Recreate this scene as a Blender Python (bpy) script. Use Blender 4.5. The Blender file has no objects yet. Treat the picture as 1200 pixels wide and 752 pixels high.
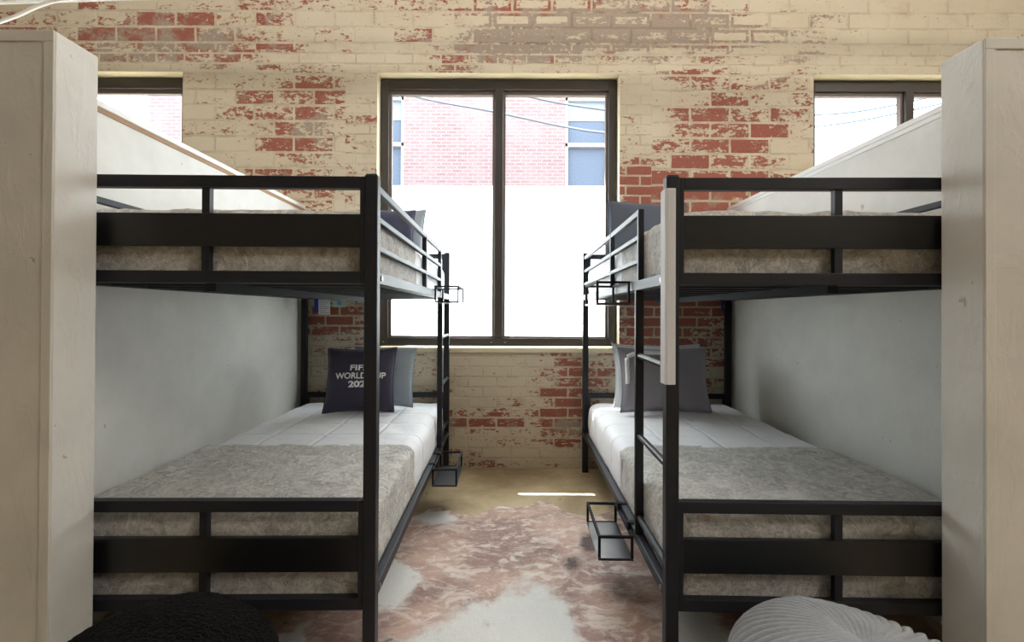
import bpy, bmesh, math, random
from mathutils import Vector, Matrix, noise

random.seed(7)
sc = bpy.context.scene
COL = sc.collection

# ------------------------------------------------------------------ camera
CAM_H = 1.1207
F_PX = 580.2561
pitch, roll = 0.0064, 0.0042
cd = bpy.data.cameras.new('camera')
cam = bpy.data.objects.new('camera', cd)
COL.objects.link(cam)
cd.sensor_fit = 'HORIZONTAL'
cd.sensor_width = 36.0
cd.lens = F_PX / 1200 * 36
cd.shift_x = (600 - 599.0) / 1200
cd.shift_y = -(376 - 361.43) / 1200
cd.clip_start = 0.02
cd.clip_end = 300
fw = Vector((0, math.cos(pitch), math.sin(pitch)))
up = Vector((0, -math.sin(pitch), math.cos(pitch)))
rt = Vector((1, 0, 0))
r2 = rt * math.cos(roll) + up * math.sin(roll)
u2 = -rt * math.sin(roll) + up * math.cos(roll)
m3 = Matrix((r2, u2, -fw)).transposed()
cam.matrix_world = Matrix.Translation((0, 0, CAM_H)) @ m3.to_4x4()
sc.camera = cam

# ------------------------------------------------------------------ world, sun, fill lights, exposure
w = bpy.data.worlds.new('sky')
sc.world = w
w.use_nodes = True
bg = w.node_tree.nodes['Background']
bg.inputs[0].default_value = (0.80, 0.90, 1.0, 1)
bg.inputs[1].default_value = 12.0

sd = bpy.data.lights.new('sun', 'SUN')
sd.energy = 92.0
sd.angle = 0.009
sd.color = (1.0, 0.97, 0.92)
sun = bpy.data.objects.new('sun', sd)
COL.objects.link(sun)
sun.rotation_euler = Vector((0.68, -0.62, -2.06)).to_track_quat('-Z', 'Y').to_euler()


def area(name, loc, target, size, size_y, power, color):
    d = bpy.data.lights.new(name, 'AREA')
    d.shape = 'RECTANGLE'
    d.size, d.size_y, d.energy, d.color = size, size_y, power, color
    o = bpy.data.objects.new(name, d)
    COL.objects.link(o)
    o.location = loc
    o.rotation_euler = (Vector(target) - Vector(loc)).to_track_quat('-Z', 'Y').to_euler()
    return o


# unseen fill lights added for brightness: one over the bunks, one further back
area('fill_light', (0, 1.55, 4.6), (0, 3.3, 0.6), 5.5, 0.7, 74, (1.0, 0.95, 0.90))
area('fill_light', (4.4, -1.6, 4.3), (0.4, 1.3, 0.4), 2.6, 1.2, 120, (1.0, 0.94, 0.86))

vs = sc.view_settings
vs.view_transform = 'Standard'
vs.look = 'None'
vs.gamma = 1
vs.use_curve_mapping = False
vs.exposure = 0.12
try:
    sc.cycles.use_denoising = True
    sc.cycles.max_bounces = 10
    sc.cycles.diffuse_bounces = 8
    sc.cycles.transparent_max_bounces = 12
    sc.cycles.sample_clamp_indirect = 12
    sc.cycles.caustics_reflective = False
    sc.cycles.caustics_refractive = False
except Exception:
    pass

# ------------------------------------------------------------------ node helpers


def srgb(r, g, b):
    def f(c):
        c /= 255
        return c / 12.92 if c <= 0.04045 else ((c + 0.055) / 1.055) ** 2.4
    return (f(r), f(g), f(b), 1)


class NT:
    def __init__(s, name):
        s.m = bpy.data.materials.new(name)
        s.m.use_nodes = True
        s.t = s.m.node_tree
        s.t.nodes.clear()
        s.out = s.t.nodes.new('ShaderNodeOutputMaterial')

    def n(s, typ, **kw):
        nd = s.t.nodes.new(typ)
        for k, v in kw.items():
            setattr(nd, k, v)
        return nd

    def put(s, sock, v):
        if v is None:
            return
        if hasattr(v, 'is_output'):
            s.t.links.new(v, sock)
        else:
            sock.default_value = v

    def math(s, op, a, b=None, c=None, clamp=False):
        nd = s.n('ShaderNodeMath', operation=op)
        nd.use_clamp = clamp
        s.put(nd.inputs[0], a)
        s.put(nd.inputs[1], b)
        if c is not None:
            s.put(nd.inputs[2], c)
        return nd.outputs[0]

    def vmath(s, op, a, b=None, out=0):
        nd = s.n('ShaderNodeVectorMath', operation=op)
        s.put(nd.inputs[0], a)
        s.put(nd.inputs[1], b)
        return nd.outputs[out]

    def mix(s, f, a, b):
        nd = s.n('ShaderNodeMix', data_type='RGBA')
        s.put(nd.inputs[0], f)
        s.put(nd.inputs[6], a)
        s.put(nd.inputs[7], b)
        return nd.outputs[2]

    def mixf(s, f, a, b):
        nd = s.n('ShaderNodeMix', data_type='FLOAT')
        s.put(nd.inputs[0], f)
        s.put(nd.inputs[2], a)
        s.put(nd.inputs[3], b)
        return nd.outputs[0]

    def noise(s, vec, scale, detail=4, rough=0.55, dist=0.0, col=False):
        nd = s.n('ShaderNodeTexNoise')
        s.put(nd.inputs['Vector'], vec)
        nd.inputs['Scale'].default_value = scale
        nd.inputs['Detail'].default_value = detail
        nd.inputs['Roughness'].default_value = rough
        nd.inputs['Distortion'].default_value = dist
        return nd.outputs[1 if col else 0]

    def step(s, v, a, b):
        nd = s.n('ShaderNodeMapRange', interpolation_type='SMOOTHSTEP')
        s.put(nd.inputs[0], v)
        nd.inputs[1].default_value = a
        nd.inputs[2].default_value = b
        return nd.outputs[0]

    def obj(s):
        return s.n('ShaderNodeTexCoord').outputs['Object']

    def scale(s, v, x, y, z):
        return s.vmath('MULTIPLY', v, (x, y, z))

    def bump(s, h, strength=0.3, dist=0.01, normal=None):
        nd = s.n('ShaderNodeBump')
        nd.inputs['Strength'].default_value = strength
        nd.inputs['Distance'].default_value = dist
        s.put(nd.inputs['Height'], h)
        if normal is not None:
            s.put(nd.inputs['Normal'], normal)
        return nd.outputs[0]

    def pbr(s, color, rough=0.6, metal=0.0, normal=None, sheen=0.0, spec=None, sheen_tint=None):
        p = s.n('ShaderNodeBsdfPrincipled')
        s.put(p.inputs['Base Color'], color)
        s.put(p.inputs['Roughness'], rough)
        s.put(p.inputs['Metallic'], metal)
        if normal is not None:
            s.put(p.inputs['Normal'], normal)
        if sheen:
            p.inputs['Sheen Weight'].default_value = sheen
            p.inputs['Sheen Roughness'].default_value = 0.4
        if spec is not None:
            p.inputs['Specular IOR Level'].default_value = spec
        s.t.links.new(p.outputs[0], s.out.inputs[0])
        return s.m

    def blob(s, vec, cx, cy, sx, sy, wgt):
        """weight * exp(-d^2) in the vec's x,y plane"""
        d = s.vmath('MULTIPLY', s.vmath('SUBTRACT', vec, (cx, cy, 0)), (1 / sx, 1 / sy, 0))
        l = s.vmath('DOT_PRODUCT', d, d, out=1)
        return s.math('MULTIPLY', s.math('EXPONENT', s.math('MULTIPLY', l, -1.0)), wgt)

    def total(s, items):
        r = items[0]
        for i in items[1:]:
            r = s.math('ADD', r, i)
        return r


# ------------------------------------------------------------------ materials
def mat_brick():
    t = NT('painted_brick')
    o = t.obj()
    sep = t.n('ShaderNodeSeparateXYZ')
    t.put(sep.inputs[0], o)
    com = t.n('ShaderNodeCombineXYZ')
    t.put(com.inputs[0], sep.outputs[0])
    t.put(com.inputs[1], sep.outputs[2])
    v = com.outputs[0]
    z = sep.outputs[2]
    wob = t.vmath('SUBTRACT', t.noise(v, 9, 4, 0.6, col=True), (0.5, 0.5, 0.5))
    vv = t.vmath('ADD', v, t.vmath('MULTIPLY', wob, (0.016, 0.011, 0)))

    def brick(wd, ht, mort):
        b = t.n('ShaderNodeTexBrick')
        t.put(b.inputs['Vector'], vv)
        b.inputs['Color1'].default_value = (0, 0, 0, 1)
        b.inputs['Color2'].default_value = (1, 1, 1, 1)
        b.inputs['Mortar'].default_value = (0.4, 0.4, 0.4, 1)
        b.inputs['Scale'].default_value = 1
        b.inputs['Mortar Size'].default_value = mort
        b.inputs['Mortar Smooth'].default_value = 0.3
        b.inputs['Brick Width'].default_value = wd
        b.inputs['Row Height'].default_value = ht
        return b.outputs[0], b.outputs[1]
    c1, f1 = brick(0.285, 0.113, 0.010)
    c2, f2 = brick(0.205, 0.0725, 0.008)
    c3, f3 = brick(0.285, 0.113, 0.034)
    low = t.math('LESS_THAN', z, 1.40)
    band = t.math('MULTIPLY', t.math('GREATER_THAN', z, 2.855), t.math('LESS_THAN', z, 3.0))
    ex = t.math('ABSOLUTE', t.math('SUBTRACT', sep.outputs[0], -0.097))
    edge = t.math('MULTIPLY', t.math('LESS_THAN', ex, 1.1), t.math('LESS_THAN', z, 2.85))
    sm = t.math('MAXIMUM', t.math('MAXIMUM', low, band), edge)
    rand = t.mix(sm, c1, c2)
    mort = t.mixf(sm, f1, f2)
    st = t.scale(v, 0.62, 1.25, 1)
    n1 = t.noise(st, 8.5, 10, 0.72, 0.3)
    n2 = t.noise(t.scale(v, 0.75, 1.5, 1), 21, 8, 0.76)
    B = lambda *a: t.blob(v, *a)
    W = t.total([
        B(1.50, 2.30, 0.50, 0.30, 0.17), B(0.93, 2.00, 0.20, 0.24, 0.22), B(1.50, 1.98, 0.55, 0.16, 0.20),
        B(1.15, 1.10, 0.5, 0.35, 0.22), B(1.23, 2.83, 0.20, 0.05, 0.20), B(1.35, 1.6, 0.5, 0.3, 0.2),
        B(-1.60, 2.45, 0.36, 0.22, 0.11), B(-1.5, 2.72, 0.2, 0.06, 0.14), B(-1.45, 2.0, 0.3, 0.10, 0.13),
        B(-1.30, 1.03, 0.30, 0.17, 0.17), B(-2.65, 3.10, 0.8, 0.18, 0.115), B(-3.5, 3.1, 0.5, 0.3, 0.09),
        B(0.02, 3.03, 0.55, 0.13, 0.19), B(0.9, 3.20, 0.55, 0.14, 0.13), B(2.15, 2.98, 0.2, 0.12, 0.09),
        B(0.42, 0.56, 0.24, 0.26, 0.15), B(-0.33, 0.30, 0.30, 0.09, 0.13), B(0.35, 0.30, 0.3, 0.10, 0.12),
        B(0.0, 0.03, 2.0, 0.035, 0.10), B(0.0, 1.9, 9.0, 9.0, 0.030), B(-1.2, 3.12, 1.6, 0.22, 0.035), B(-2.6, 2.98, 0.8, 0.12, 0.04), B(0.3, 0.45, 0.45, 0.4, 0.035), B(-0.4, 0.5, 0.3, 0.12, 0.03),
        B(-0.2, 0.66, 0.33, 0.14, -0.06), B(-0.85, 3.0, 0.3, 0.14, -0.07), B(2.9, 3.05, 0.7, 0.25, -0.09),
        B(1.0, 2.62, 0.14, 0.25, -0.08), B(1.5, 2.6, 0.5, 0.16, 0.07), B(-1.6, 2.4, 0.6, 0.4, 0.035), B(-2.0, 3.05, 0.5, 0.2, 0.06)])
    wide = t.total([B(1.1, 3.16, 0.75, 0.17, 1.0), B(0.1, 3.25, 0.5, 0.10, 0.8), B(1.5, 2.1, 0.6, 0.2, -0.4)])
    peel = t.math('ADD', t.math('ADD', t.math('MULTIPLY', n1, 0.42), t.math('MULTIPLY', n2, 0.60)),
                  t.math('MULTIPLY', t.math('SUBTRACT', rand, 0.5), 0.14))
    peel = t.math('SUBTRACT', t.math('ADD', peel, W), t.math('SUBTRACT', t.math('MULTIPLY', mort, 0.10), t.math('MULTIPLY', t.math('MULTIPLY', wide, f3), 0.26)))
    flecks = t.math('MULTIPLY', t.math('SUBTRACT', t.noise(t.scale(v, 0.8, 1.2, 1), 48, 4, 0.6), 0.5), 0.30)
    peel = t.math('ADD', peel, flecks)
    gone = t.step(peel, 0.628, 0.648)
    thin = t.step(peel, 0.595, 0.645)
    # what lies under the paint
    nb = t.noise(v, 55, 5, 0.7)
    red = t.mix(nb, srgb(128, 74, 62), srgb(184, 122, 104))
    red = t.mix(t.math('MULTIPLY', rand, 0.45), red, srgb(150, 84, 72))
    gm = t.math('ADD', t.noise(v, 5.0, 6, 0.65), t.total([B(0.05, 3.05, 0.6, 0.22, 0.25), B(-2.6, 3.0, 0.9, 0.2, 0.15),
                B(1.0, 3.16, 0.8, 0.2, 0.32), B(2.15, 3.0, 0.4, 0.2, 0.3), B(-1.45, 2.42, 0.14, 0.08, 0.25),
                B(0.38, 0.3, 0.3, 0.06, 0.15), B(1.5, 2.3, 0.6, 0.4, -0.10), B(1.3, 1.1, 0.6, 0.4, -0.06)]))
    gmask = t.step(t.math('ADD', gm, t.math('MULTIPLY', n2, 0.25)), 0.66, 0.80)
    primer = t.mix(nb, srgb(140, 122, 112), srgb(186, 172, 158))
    under = t.mix(gmask, red, primer)
    mcol = t.mix(nb, srgb(176, 160, 134), srgb(208, 196, 172))
    mcol = t.mix(t.step(gm, 0.62, 0.8), mcol, srgb(150, 136, 118))
    under = t.mix(t.step(mort, 0.35, 0.75), under, mcol)
    pn = t.noise(v, 2.2, 5, 0.6)
    paint = t.mix(pn, srgb(198, 185, 160), srgb(217, 207, 187))
    paint = t.mix(t.math('MULTIPLY', thin, 0.45), paint, srgb(176, 156, 126))
    paint = t.mix(t.math('MULTIPLY', t.step(t.noise(t.scale(v, 0.8, 1.3, 1), 4.5, 8, 0.72), 0.5, 0.72), 0.5), paint, srgb(184, 166, 138))
    paint = t.mix(t.math('MULTIPLY', t.step(t.noise(v, 38, 3, 0.6), 0.66, 0.72), 0.55), paint, srgb(146, 122, 100))
    joint_shade = t.math('MULTIPLY', t.step(mort, 0.45, 0.95), t.step(t.noise(v, 6, 5, 0.7), 0.42, 0.62))  # shadow lines and dirt along the brick joints, put into the paint colour
    paint = t.mix(t.math('MULTIPLY', joint_shade, 0.38), paint, srgb(150, 134, 106))
    col = t.mix(gone, paint, under)
    h = t.math('SUBTRACT', t.math('SUBTRACT', t.math('MULTIPLY', n2, 0.35), t.math('MULTIPLY', mort, 0.55)),
               t.math('MULTIPLY', gone, 0.30))
    return t.pbr(col, 0.82, normal=t.bump(h, 0.55, 0.012), spec=0.25)


def mat_plain(name, col, rough=0.6, metal=0.0, bscale=0, bstr=0.2, bdist=0.004, sheen=0.0, spec=None, var=0.0):
    t = NT(name)
    c = col
    nrm = None
    if bscale:
        o = t.obj()
        nz = t.noise(o, bscale, 5, 0.6)
        nrm = t.bump(nz, bstr, bdist)
        if var:
            d = tuple(x * (1 - var) for x in col[:3]) + (1,)
            c = t.mix(t.noise(o, bscale * 0.3, 4, 0.6), d, col)
    return t.pbr(c, rough, metal, nrm, sheen, spec)


def mat_plaster(name, col, knock=0.0):
    t = NT(name)
    o = t.obj()
    a = t.noise(o, 3.0, 6, 0.6)
    b = t.noise(t.scale(o, 1, 1, 0.45), 14, 6, 0.65, 0.8)
    c = t.noise(o, 90, 3, 0.6)
    pits = t.step(t.noise(o, 24, 3, 0.5), 0.72, 0.76)
    h = t.math('ADD', t.math('MULTIPLY', t.step(b, 0.48, 0.64), 0.6 + knock), t.math('MULTIPLY', c, 0.12))
    h = t.math('SUBTRACT', h, pits)
    d = tuple(x * 0.86 for x in col[:3]) + (1,)
    cc = t.mix(t.step(a, 0.3, 0.7), d, col)
    cc = t.mix(t.math('MULTIPLY', pits, 0.5), cc, srgb(120, 112, 104))
    return t.pbr(cc, 0.55, normal=t.bump(h, 0.16 + knock, 0.005), spec=0.35)


def mat_floor():
    t = NT('concrete_floor')
    o = t.obj()
    a = t.noise(o, 1.6, 7, 0.65, 0.6)
    b = t.noise(o, 9, 6, 0.7)
    c = t.mix(t.step(a, 0.32, 0.68), srgb(150, 130, 98), srgb(206, 188, 154))
    c = t.mix(t.math('MULTIPLY', t.step(b, 0.55, 0.75), 0.5), c, srgb(214, 196, 158))
    c = t.mix(t.step(t.noise(o, 22, 3, 0.5), 0.70, 0.76), c, srgb(112, 84, 60))
    r = t.mixf(b, 0.28, 0.5)
    return t.pbr(c, r, normal=t.bump(b, 0.12, 0.004))


def mat_velvet(name, lo, hi, sc_=1.0):
    """crushed velvet: short irregular nap patches"""
    t = NT(name)
    o = t.obj()
    wv = t.noise(t.vmath('ADD', t.scale(o, 6, 3.0, 6), t.vmath('MULTIPLY', t.noise(o, 5, 3, 0.6, col=True), (2.4, 2.4, 2.4))), 1.8 * sc_, 8, 0.68, 1.4)
    fine = t.noise(t.vmath('ADD', t.scale(o, 60, 30, 60), t.vmath('MULTIPLY', t.noise(o, 7, 3, 0.6, col=True), (14, 14, 14))), 1.0, 6, 0.75, 1.0)
    f = t.math('ADD', t.math('MULTIPLY', t.step(wv, 0.34, 0.66), 0.5), t.math('MULTIPLY', t.step(fine, 0.3, 0.7), 0.55))
    f = t.math('SUBTRACT', f, 0.03, clamp=True)
    c = t.mix(f, lo, hi)
    rust = t.step(t.noise(o, 17, 2, 0.5), 0.735, 0.77)
    c = t.mix(t.math('MULTIPLY', rust, 0.55), c, srgb(176, 134, 84))
    h = t.math('ADD', t.math('MULTIPLY', wv, 1.0), t.math('MULTIPLY', fine, 0.25))
    return t.pbr(c, 0.7, normal=t.bump(h, 0.75, 0.02), sheen=0.35)


def mat_duvet():
    t = NT('white_cotton')
    o = t.obj()
    sep = t.n('ShaderNodeSeparateXYZ')
    t.put(sep.inputs[0], o)

    def seam(x, per):
        q = t.math('ABSOLUTE', t.math('SUBTRACT', t.math('FRACT', t.math('DIVIDE', x, per)), 0.5))
        return t.step(q, 0.44, 0.5)
    s = t.math('MAXIMUM', seam(sep.outputs[0], 0.26), seam(sep.outputs[1], 0.26))
    wr = t.noise(o, 11, 5, 0.6, 0.8)
    h = t.math('SUBTRACT', t.math('MULTIPLY', wr, 0.7), s)
    return t.pbr(srgb(236, 237, 241), 0.8, normal=t.bump(h, 0.5, 0.012), sheen=0.2)


def mat_fabric(name, col, weave=160, wr=0.5, stripes=0.0):
    t = NT(name)
    o = t.obj()
    fine = t.noise(t.scale(o, 1, 1, 3), weave, 3, 0.6)
    big = t.noise(o, 9, 4, 0.6, 0.6)
    d = tuple(x * 0.78 for x in col[:3]) + (1,)
    c = t.mix(t.math('MULTIPLY', fine, 0.9), d, col)
    h = t.math('ADD', t.math('MULTIPLY', big, wr), t.math('MULTIPLY', fine, 0.12))
    if stripes:
        wv = t.n('ShaderNodeTexWave', wave_type='BANDS', bands_direction='Z')
        t.put(wv.inputs['Vector'], t.vmath('ADD', o, t.vmath('MULTIPLY', t.noise(o, 6, 3, 0.6, col=True), (0.03, 0.03, 0.03))))
        wv.inputs['Scale'].default_value = 22
        h = t.math('ADD', h, t.math('MULTIPLY', wv.outputs[1], stripes))
    return t.pbr(c, 0.85, normal=t.bump(h, 0.45, 0.012), sheen=0.25)


def mat_cowhide():
    t = NT('cowhide')
    o = t.obj()
    B = lambda *a: t.blob(o, *a)
    wob = t.vmath('MULTIPLY', t.vmath('SUBTRACT', t.noise(o, 5, 6, 0.65, col=True), (0.5, 0.5, 0.5)), (0.3, 0.3, 0))
    v = t.vmath('ADD', o, wob)
    BB = lambda *a: t.blob(v, *a)
    white = t.total([BB(0.03, 1.78, 0.19, 0.36, 0.8), BB(0.05, 1.5, 0.25, 0.3, 0.8), BB(-0.3, 1.85, 0.2, 0.2, 0.22), BB(-0.47, 2.02, 0.09, 0.16, 0.95), BB(-0.40, 2.66, 0.17, 0.12, 1.0),
                     BB(-0.06, 2.85, 0.10, 0.07, 0.9), BB(-0.15, 1.5, 0.35, 0.18, 0.75), BB(0.66, 1.62, 0.16, 0.3, 0.9),
                     BB(-0.74, 1.62, 0.07, 0.2, 0.9), BB(-0.55, 2.2, 0.1, 0.1, 0.7)])
    n = t.noise(o, 3.0, 7, 0.7, 0.5)
    wm = t.step(t.math('ADD', white, t.math('MULTIPLY', t.math('SUBTRACT', n, 0.5), 1.2)), 0.34, 0.66)
    fur = t.noise(t.vmath('ADD', t.scale(o, 26, 44, 26), t.vmath('MULTIPLY', t.noise(o, 2.5, 3, 0.5, col=True), (12, 12, 0))), 1.0, 8, 0.78)
    fine = t.noise(t.scale(o, 110, 50, 60), 1.0, 4, 0.7)
    tone = t.noise(o, 2.3, 4, 0.6, 0.4)
    brown = t.mix(t.step(tone, 0.35, 0.65), srgb(146, 112, 102), srgb(198, 164, 146))
    brown = t.mix(t.step(t.noise(o, 3.6, 6, 0.7, 0.8), 0.56, 0.72), brown, srgb(82, 52, 48))
    mott = t.noise(t.vmath('ADD', t.scale(o, 9, 14, 9), t.vmath('MULTIPLY', t.noise(o, 4, 3, 0.6, col=True), (3, 3, 0))), 1.0, 9, 0.74)
    brown = t.mix(t.math('MULTIPLY', t.step(mott, 0.47, 0.62), 0.75), brown, srgb(234, 222, 214))
    brown = t.mix(t.math('MULTIPLY', t.step(fur, 0.48, 0.74), 0.6), brown, srgb(232, 218, 210))
    brown = t.mix(t.math('MULTIPLY', t.step(mott, 0.42, 0.26), 0.6), brown, srgb(104, 70, 66))
    dark = t.total([B(0.38, 2.40, 0.06, 0.18, 1.0), B(0.27, 2.2, 0.06, 0.09, 0.9), B(-0.1, 2.3, 0.3, 0.10, 0.35), B(-0.33, 2.45, 0.2, 0.08, 0.4), B(0.5, 1.9, 0.2, 0.25, 0.4), B(-0.4, 1.75, 0.2, 0.2, 0.35), B(-0.52, 2.72, 0.05, 0.10, 1.0), B(-0.58, 1.55, 0.18, 0.25, 0.8), B(0.6, 1.45, 0.12, 0.15, 0.8)])
    brown = t.mix(t.step(t.math('ADD', dark, t.math('MULTIPLY', t.math('SUBTRACT', mott, 0.5), 2.2)), 0.5, 1.0), brown, srgb(70, 44, 44))
    wcol = t.mix(fine, srgb(206, 206, 204), srgb(236, 236, 232))
    c = t.mix(wm, brown, wcol)
    c = t.mix(t.math('MULTIPLY', t.math('SUBTRACT', fine, 0.3), 0.35), c, srgb(210, 196, 188))
    return t.pbr(c, 0.75, normal=t.bump(t.math('ADD', fur, t.math('MULTIPLY', fine, 0.6)), 0.5, 0.006), sheen=0.15)


def mat_facade():
    t = NT('street_brick')
    o = t.obj()
    sep = t.n('ShaderNodeSeparateXYZ')
    t.put(sep.inputs[0], o)
    com = t.n('ShaderNodeCombineXYZ')
    t.put(com.inputs[0], t.math('ADD', sep.outputs[0], sep.outputs[1]))
    t.put(com.inputs[1], sep.outputs[2])
    b = t.n('ShaderNodeTexBrick')
    t.put(b.inputs['Vector'], com.outputs[0])
    b.inputs['Color1'].default_value = srgb(90, 66, 66)
    b.inputs['Color2'].default_value = srgb(100, 77, 77)
    b.inputs['Mortar'].default_value = srgb(98, 90, 90)
    b.inputs['Scale'].default_value = 1
    b.inputs['Mortar Size'].default_value = 0.02
    b.inputs['Brick Width'].default_value = 0.30
    b.inputs['Row Height'].default_value = 0.10
    c = t.mix(t.step(t.noise(o, 0.8, 4, 0.6), 0.45, 0.7), b.outputs[0], srgb(102, 88, 87))
    return t.pbr(c, 0.9)


def mat_glass():
    t = NT('window_glass')
    tr = t.n('ShaderNodeBsdfTransparent')
    tr.inputs[0].default_value = (0.97, 0.985, 0.98, 1)
    gl = t.n('ShaderNodeBsdfGlossy')
    gl.inputs['Roughness'].default_value = 0.02
    mx = t.n('ShaderNodeMixShader')
    mx.inputs[0].default_value = 0.01
    t.put(mx.inputs[1], tr.outputs[0])
    t.put(mx.inputs[2], gl.outputs[0])
    t.t.links.new(mx.outputs[0], t.out.inputs[0])
    return t.m


def mat_film():
    t = NT('frosted_film')
    a = t.n('ShaderNodeBsdfTranslucent')
    a.inputs[0].default_value = (0.86, 0.92, 0.98, 1)
    b = t.n('ShaderNodeBsdfDiffuse')
    b.inputs[0].default_value = (0.9, 0.9, 0.92, 1)
    mx = t.n('ShaderNodeMixShader')
    mx.inputs[0].default_value = 0.2
    t.put(mx.inputs[1], a.outputs[0])
    t.put(mx.inputs[2], b.outputs[0])
    t.t.links.new(mx.outputs[0], t.out.inputs[0])
    return t.m


def mat_guard():
    t = NT('light_grey_foam')
    o = t.obj()
    a = t.noise(o, 260, 3, 0.7)
    g = t.noise(t.scale(o, 500, 500, 6), 1.0, 2, 0.5)
    c = t.mix(t.math('MULTIPLY', t.math('ADD', a, g), 0.5), srgb(196, 200, 206), srgb(240, 243, 248))
    return t.pbr(c, 0.75, normal=t.bump(g, 0.3, 0.002))


def mat_sherpa(name, lo, hi, s):
    t = NT(name)
    o = t.obj()
    vo = t.n('ShaderNodeTexVoronoi')
    t.put(vo.inputs['Vector'], t.vmath('ADD', o, t.vmath('MULTIPLY', t.noise(o, s, 3, 0.6, col=True), (0.02, 0.02, 0.02))))
    vo.inputs['Scale'].default_value = s
    h = t.math('SUBTRACT', 1.0, vo.outputs[0])
    h = t.math('ADD', h, t.math('MULTIPLY', t.noise(o, s * 3, 4, 0.7), 0.5))
    c = t.mix(t.step(h, 0.6, 1.3), lo, hi)
    return t.pbr(c, 0.95, normal=t.bump(h, 0.9, 0.012), sheen=0.04, spec=0.05)


M = {}
M['brick'] = mat_brick()
M['cream'] = mat_plain('cream_paint', srgb(226, 214, 182), 0.7, bscale=30, bstr=0.3, var=0.15)
M['plaster'] = mat_plaster('white_plaster', srgb(222, 222, 218))
M['stub'] = mat_plaster('textured_plaster', srgb(216, 214, 208), 0.08)
M['cap'] = mat_plain('white_trim_paint', srgb(228, 228, 226), 0.5, bscale=40)
M['rawwood'] = mat_plain('raw_edge_board', srgb(158, 124, 92), 0.7, bscale=40)
M['floor'] = mat_floor()
M['ceiling'] = mat_plain('ceiling_paint', srgb(226, 222, 214), 0.8)
M['roomwall'] = mat_plain('room_wall_paint', srgb(200, 196, 188), 0.8)
M['metal'] = mat_plain('black_metal', srgb(33, 35, 41), 0.5, 0.0, bscale=220, bstr=0.05, bdist=0.001, spec=0.32)
M['slat'] = mat_plain('dull_black_metal', srgb(34, 37, 44), 0.75, bscale=120, bstr=0.05, spec=0.15)
M['board'] = mat_plain('black_board', srgb(21, 22, 25), 0.36, 0.0, bscale=60, bstr=0.06, bdist=0.002, spec=0.5)
M['frame'] = mat_plain('dark_bronze', srgb(64, 58, 55), 0.45, 0.2, bscale=100, bstr=0.05)
M['bead'] = mat_plain('bronze_bead', srgb(118, 106, 100), 0.5, 0.1, bscale=100, bstr=0.05)
M['glass'] = mat_glass()
M['film'] = mat_film()
M['velvet'] = mat_velvet('grey_crushed_velvet', srgb(134, 131, 126), srgb(236, 233, 227))
M['duvet'] = mat_duvet()
M['mattress'] = mat_fabric('mattress_ticking', srgb(214, 210, 202))
M['navy'] = mat_fabric('navy_fabric', srgb(58, 55, 76), 200, 0.6)
M['navy_print'] = mat_fabric('navy_print_fabric', srgb(58, 62, 88), 60, 0.6)
M['lightgrey'] = mat_fabric('grey_blue_fabric', srgb(156, 168, 178), 200, 0.35, 0.15)
M['paleblue'] = mat_fabric('pale_grey_fabric', srgb(226, 231, 236), 200, 0.35, 0.12)
M['slate'] = mat_fabric('slate_grey_fabric', srgb(156, 154, 164), 220, 0.3)
M['slateblue'] = mat_fabric('dark_slate_fabric', srgb(84, 92, 106), 220, 0.4)
M['white'] = mat_plain('white_print', srgb(238, 238, 240), 0.7, bscale=80)
M['plush'] = mat_plain('white_highlight', srgb(240, 240, 240), 0.9, bscale=160, bstr=0.4, sheen=0.3)  # even white for the window highlight added on the slate pillow
M['blue'] = mat_plain('blue_card', srgb(32, 62, 160), 0.5, bscale=50)
M['paper'] = mat_plain('white_paper', srgb(232, 234, 240), 0.6, bscale=50)
M['mint'] = mat_plain('mint_paper', srgb(170, 214, 200), 0.6, bscale=50)
M['ink'] = mat_plain('grey_ink', srgb(120, 126, 150), 0.6, bscale=50)
M['purple'] = mat_plain('lilac_ink', srgb(150, 160, 214), 0.6, bscale=50)
M['guard'] = mat_guard()
M['tray'] = mat_plain('black_tray_metal', srgb(44, 46, 52), 0.3, 0.0, bscale=220, bstr=0.04, bdist=0.001, spec=0.9)
M['cowhide'] = mat_cowhide()
M['sherpa_black'] = mat_sherpa('black_sherpa', srgb(2, 2, 3), srgb(11, 11, 13), 120)
M['plush_grey'] = mat_plain('grey_plush', srgb(168, 173, 179), 0.95, bscale=130, bstr=0.5, bdist=0.006, sheen=0.3, spec=0.1, var=0.3)
M['facade'] = mat_facade()
M['bluepane'] = mat_plain('street_window_glass', srgb(64, 71, 84), 0.6, bscale=2, bstr=0.05, spec=0.2)
M['blind'] = mat_plain('street_window_blind', srgb(88, 96, 106), 0.5, bscale=2)
M['whitepaint'] = mat_plain('white_street_trim', srgb(140, 140, 142), 0.6, bscale=20)
M['asphalt'] = mat_plain('street_concrete', srgb(84, 83, 82), 0.9, bscale=8)
M['cable'] = mat_plain('grey_cable', srgb(62, 70, 80), 0.6, bscale=30)
M['bark'] = mat_plain('pole_wood', srgb(110, 92, 74), 0.9, bscale=20)
M['pipe'] = mat_plain('white_pipe_paint', srgb(236, 232, 226), 0.4, bscale=60)
M['steel'] = mat_plain('steel_bolt', srgb(150, 152, 158), 0.3, 0.9, bscale=60)

# ------------------------------------------------------------------ mesh helpers


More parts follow.
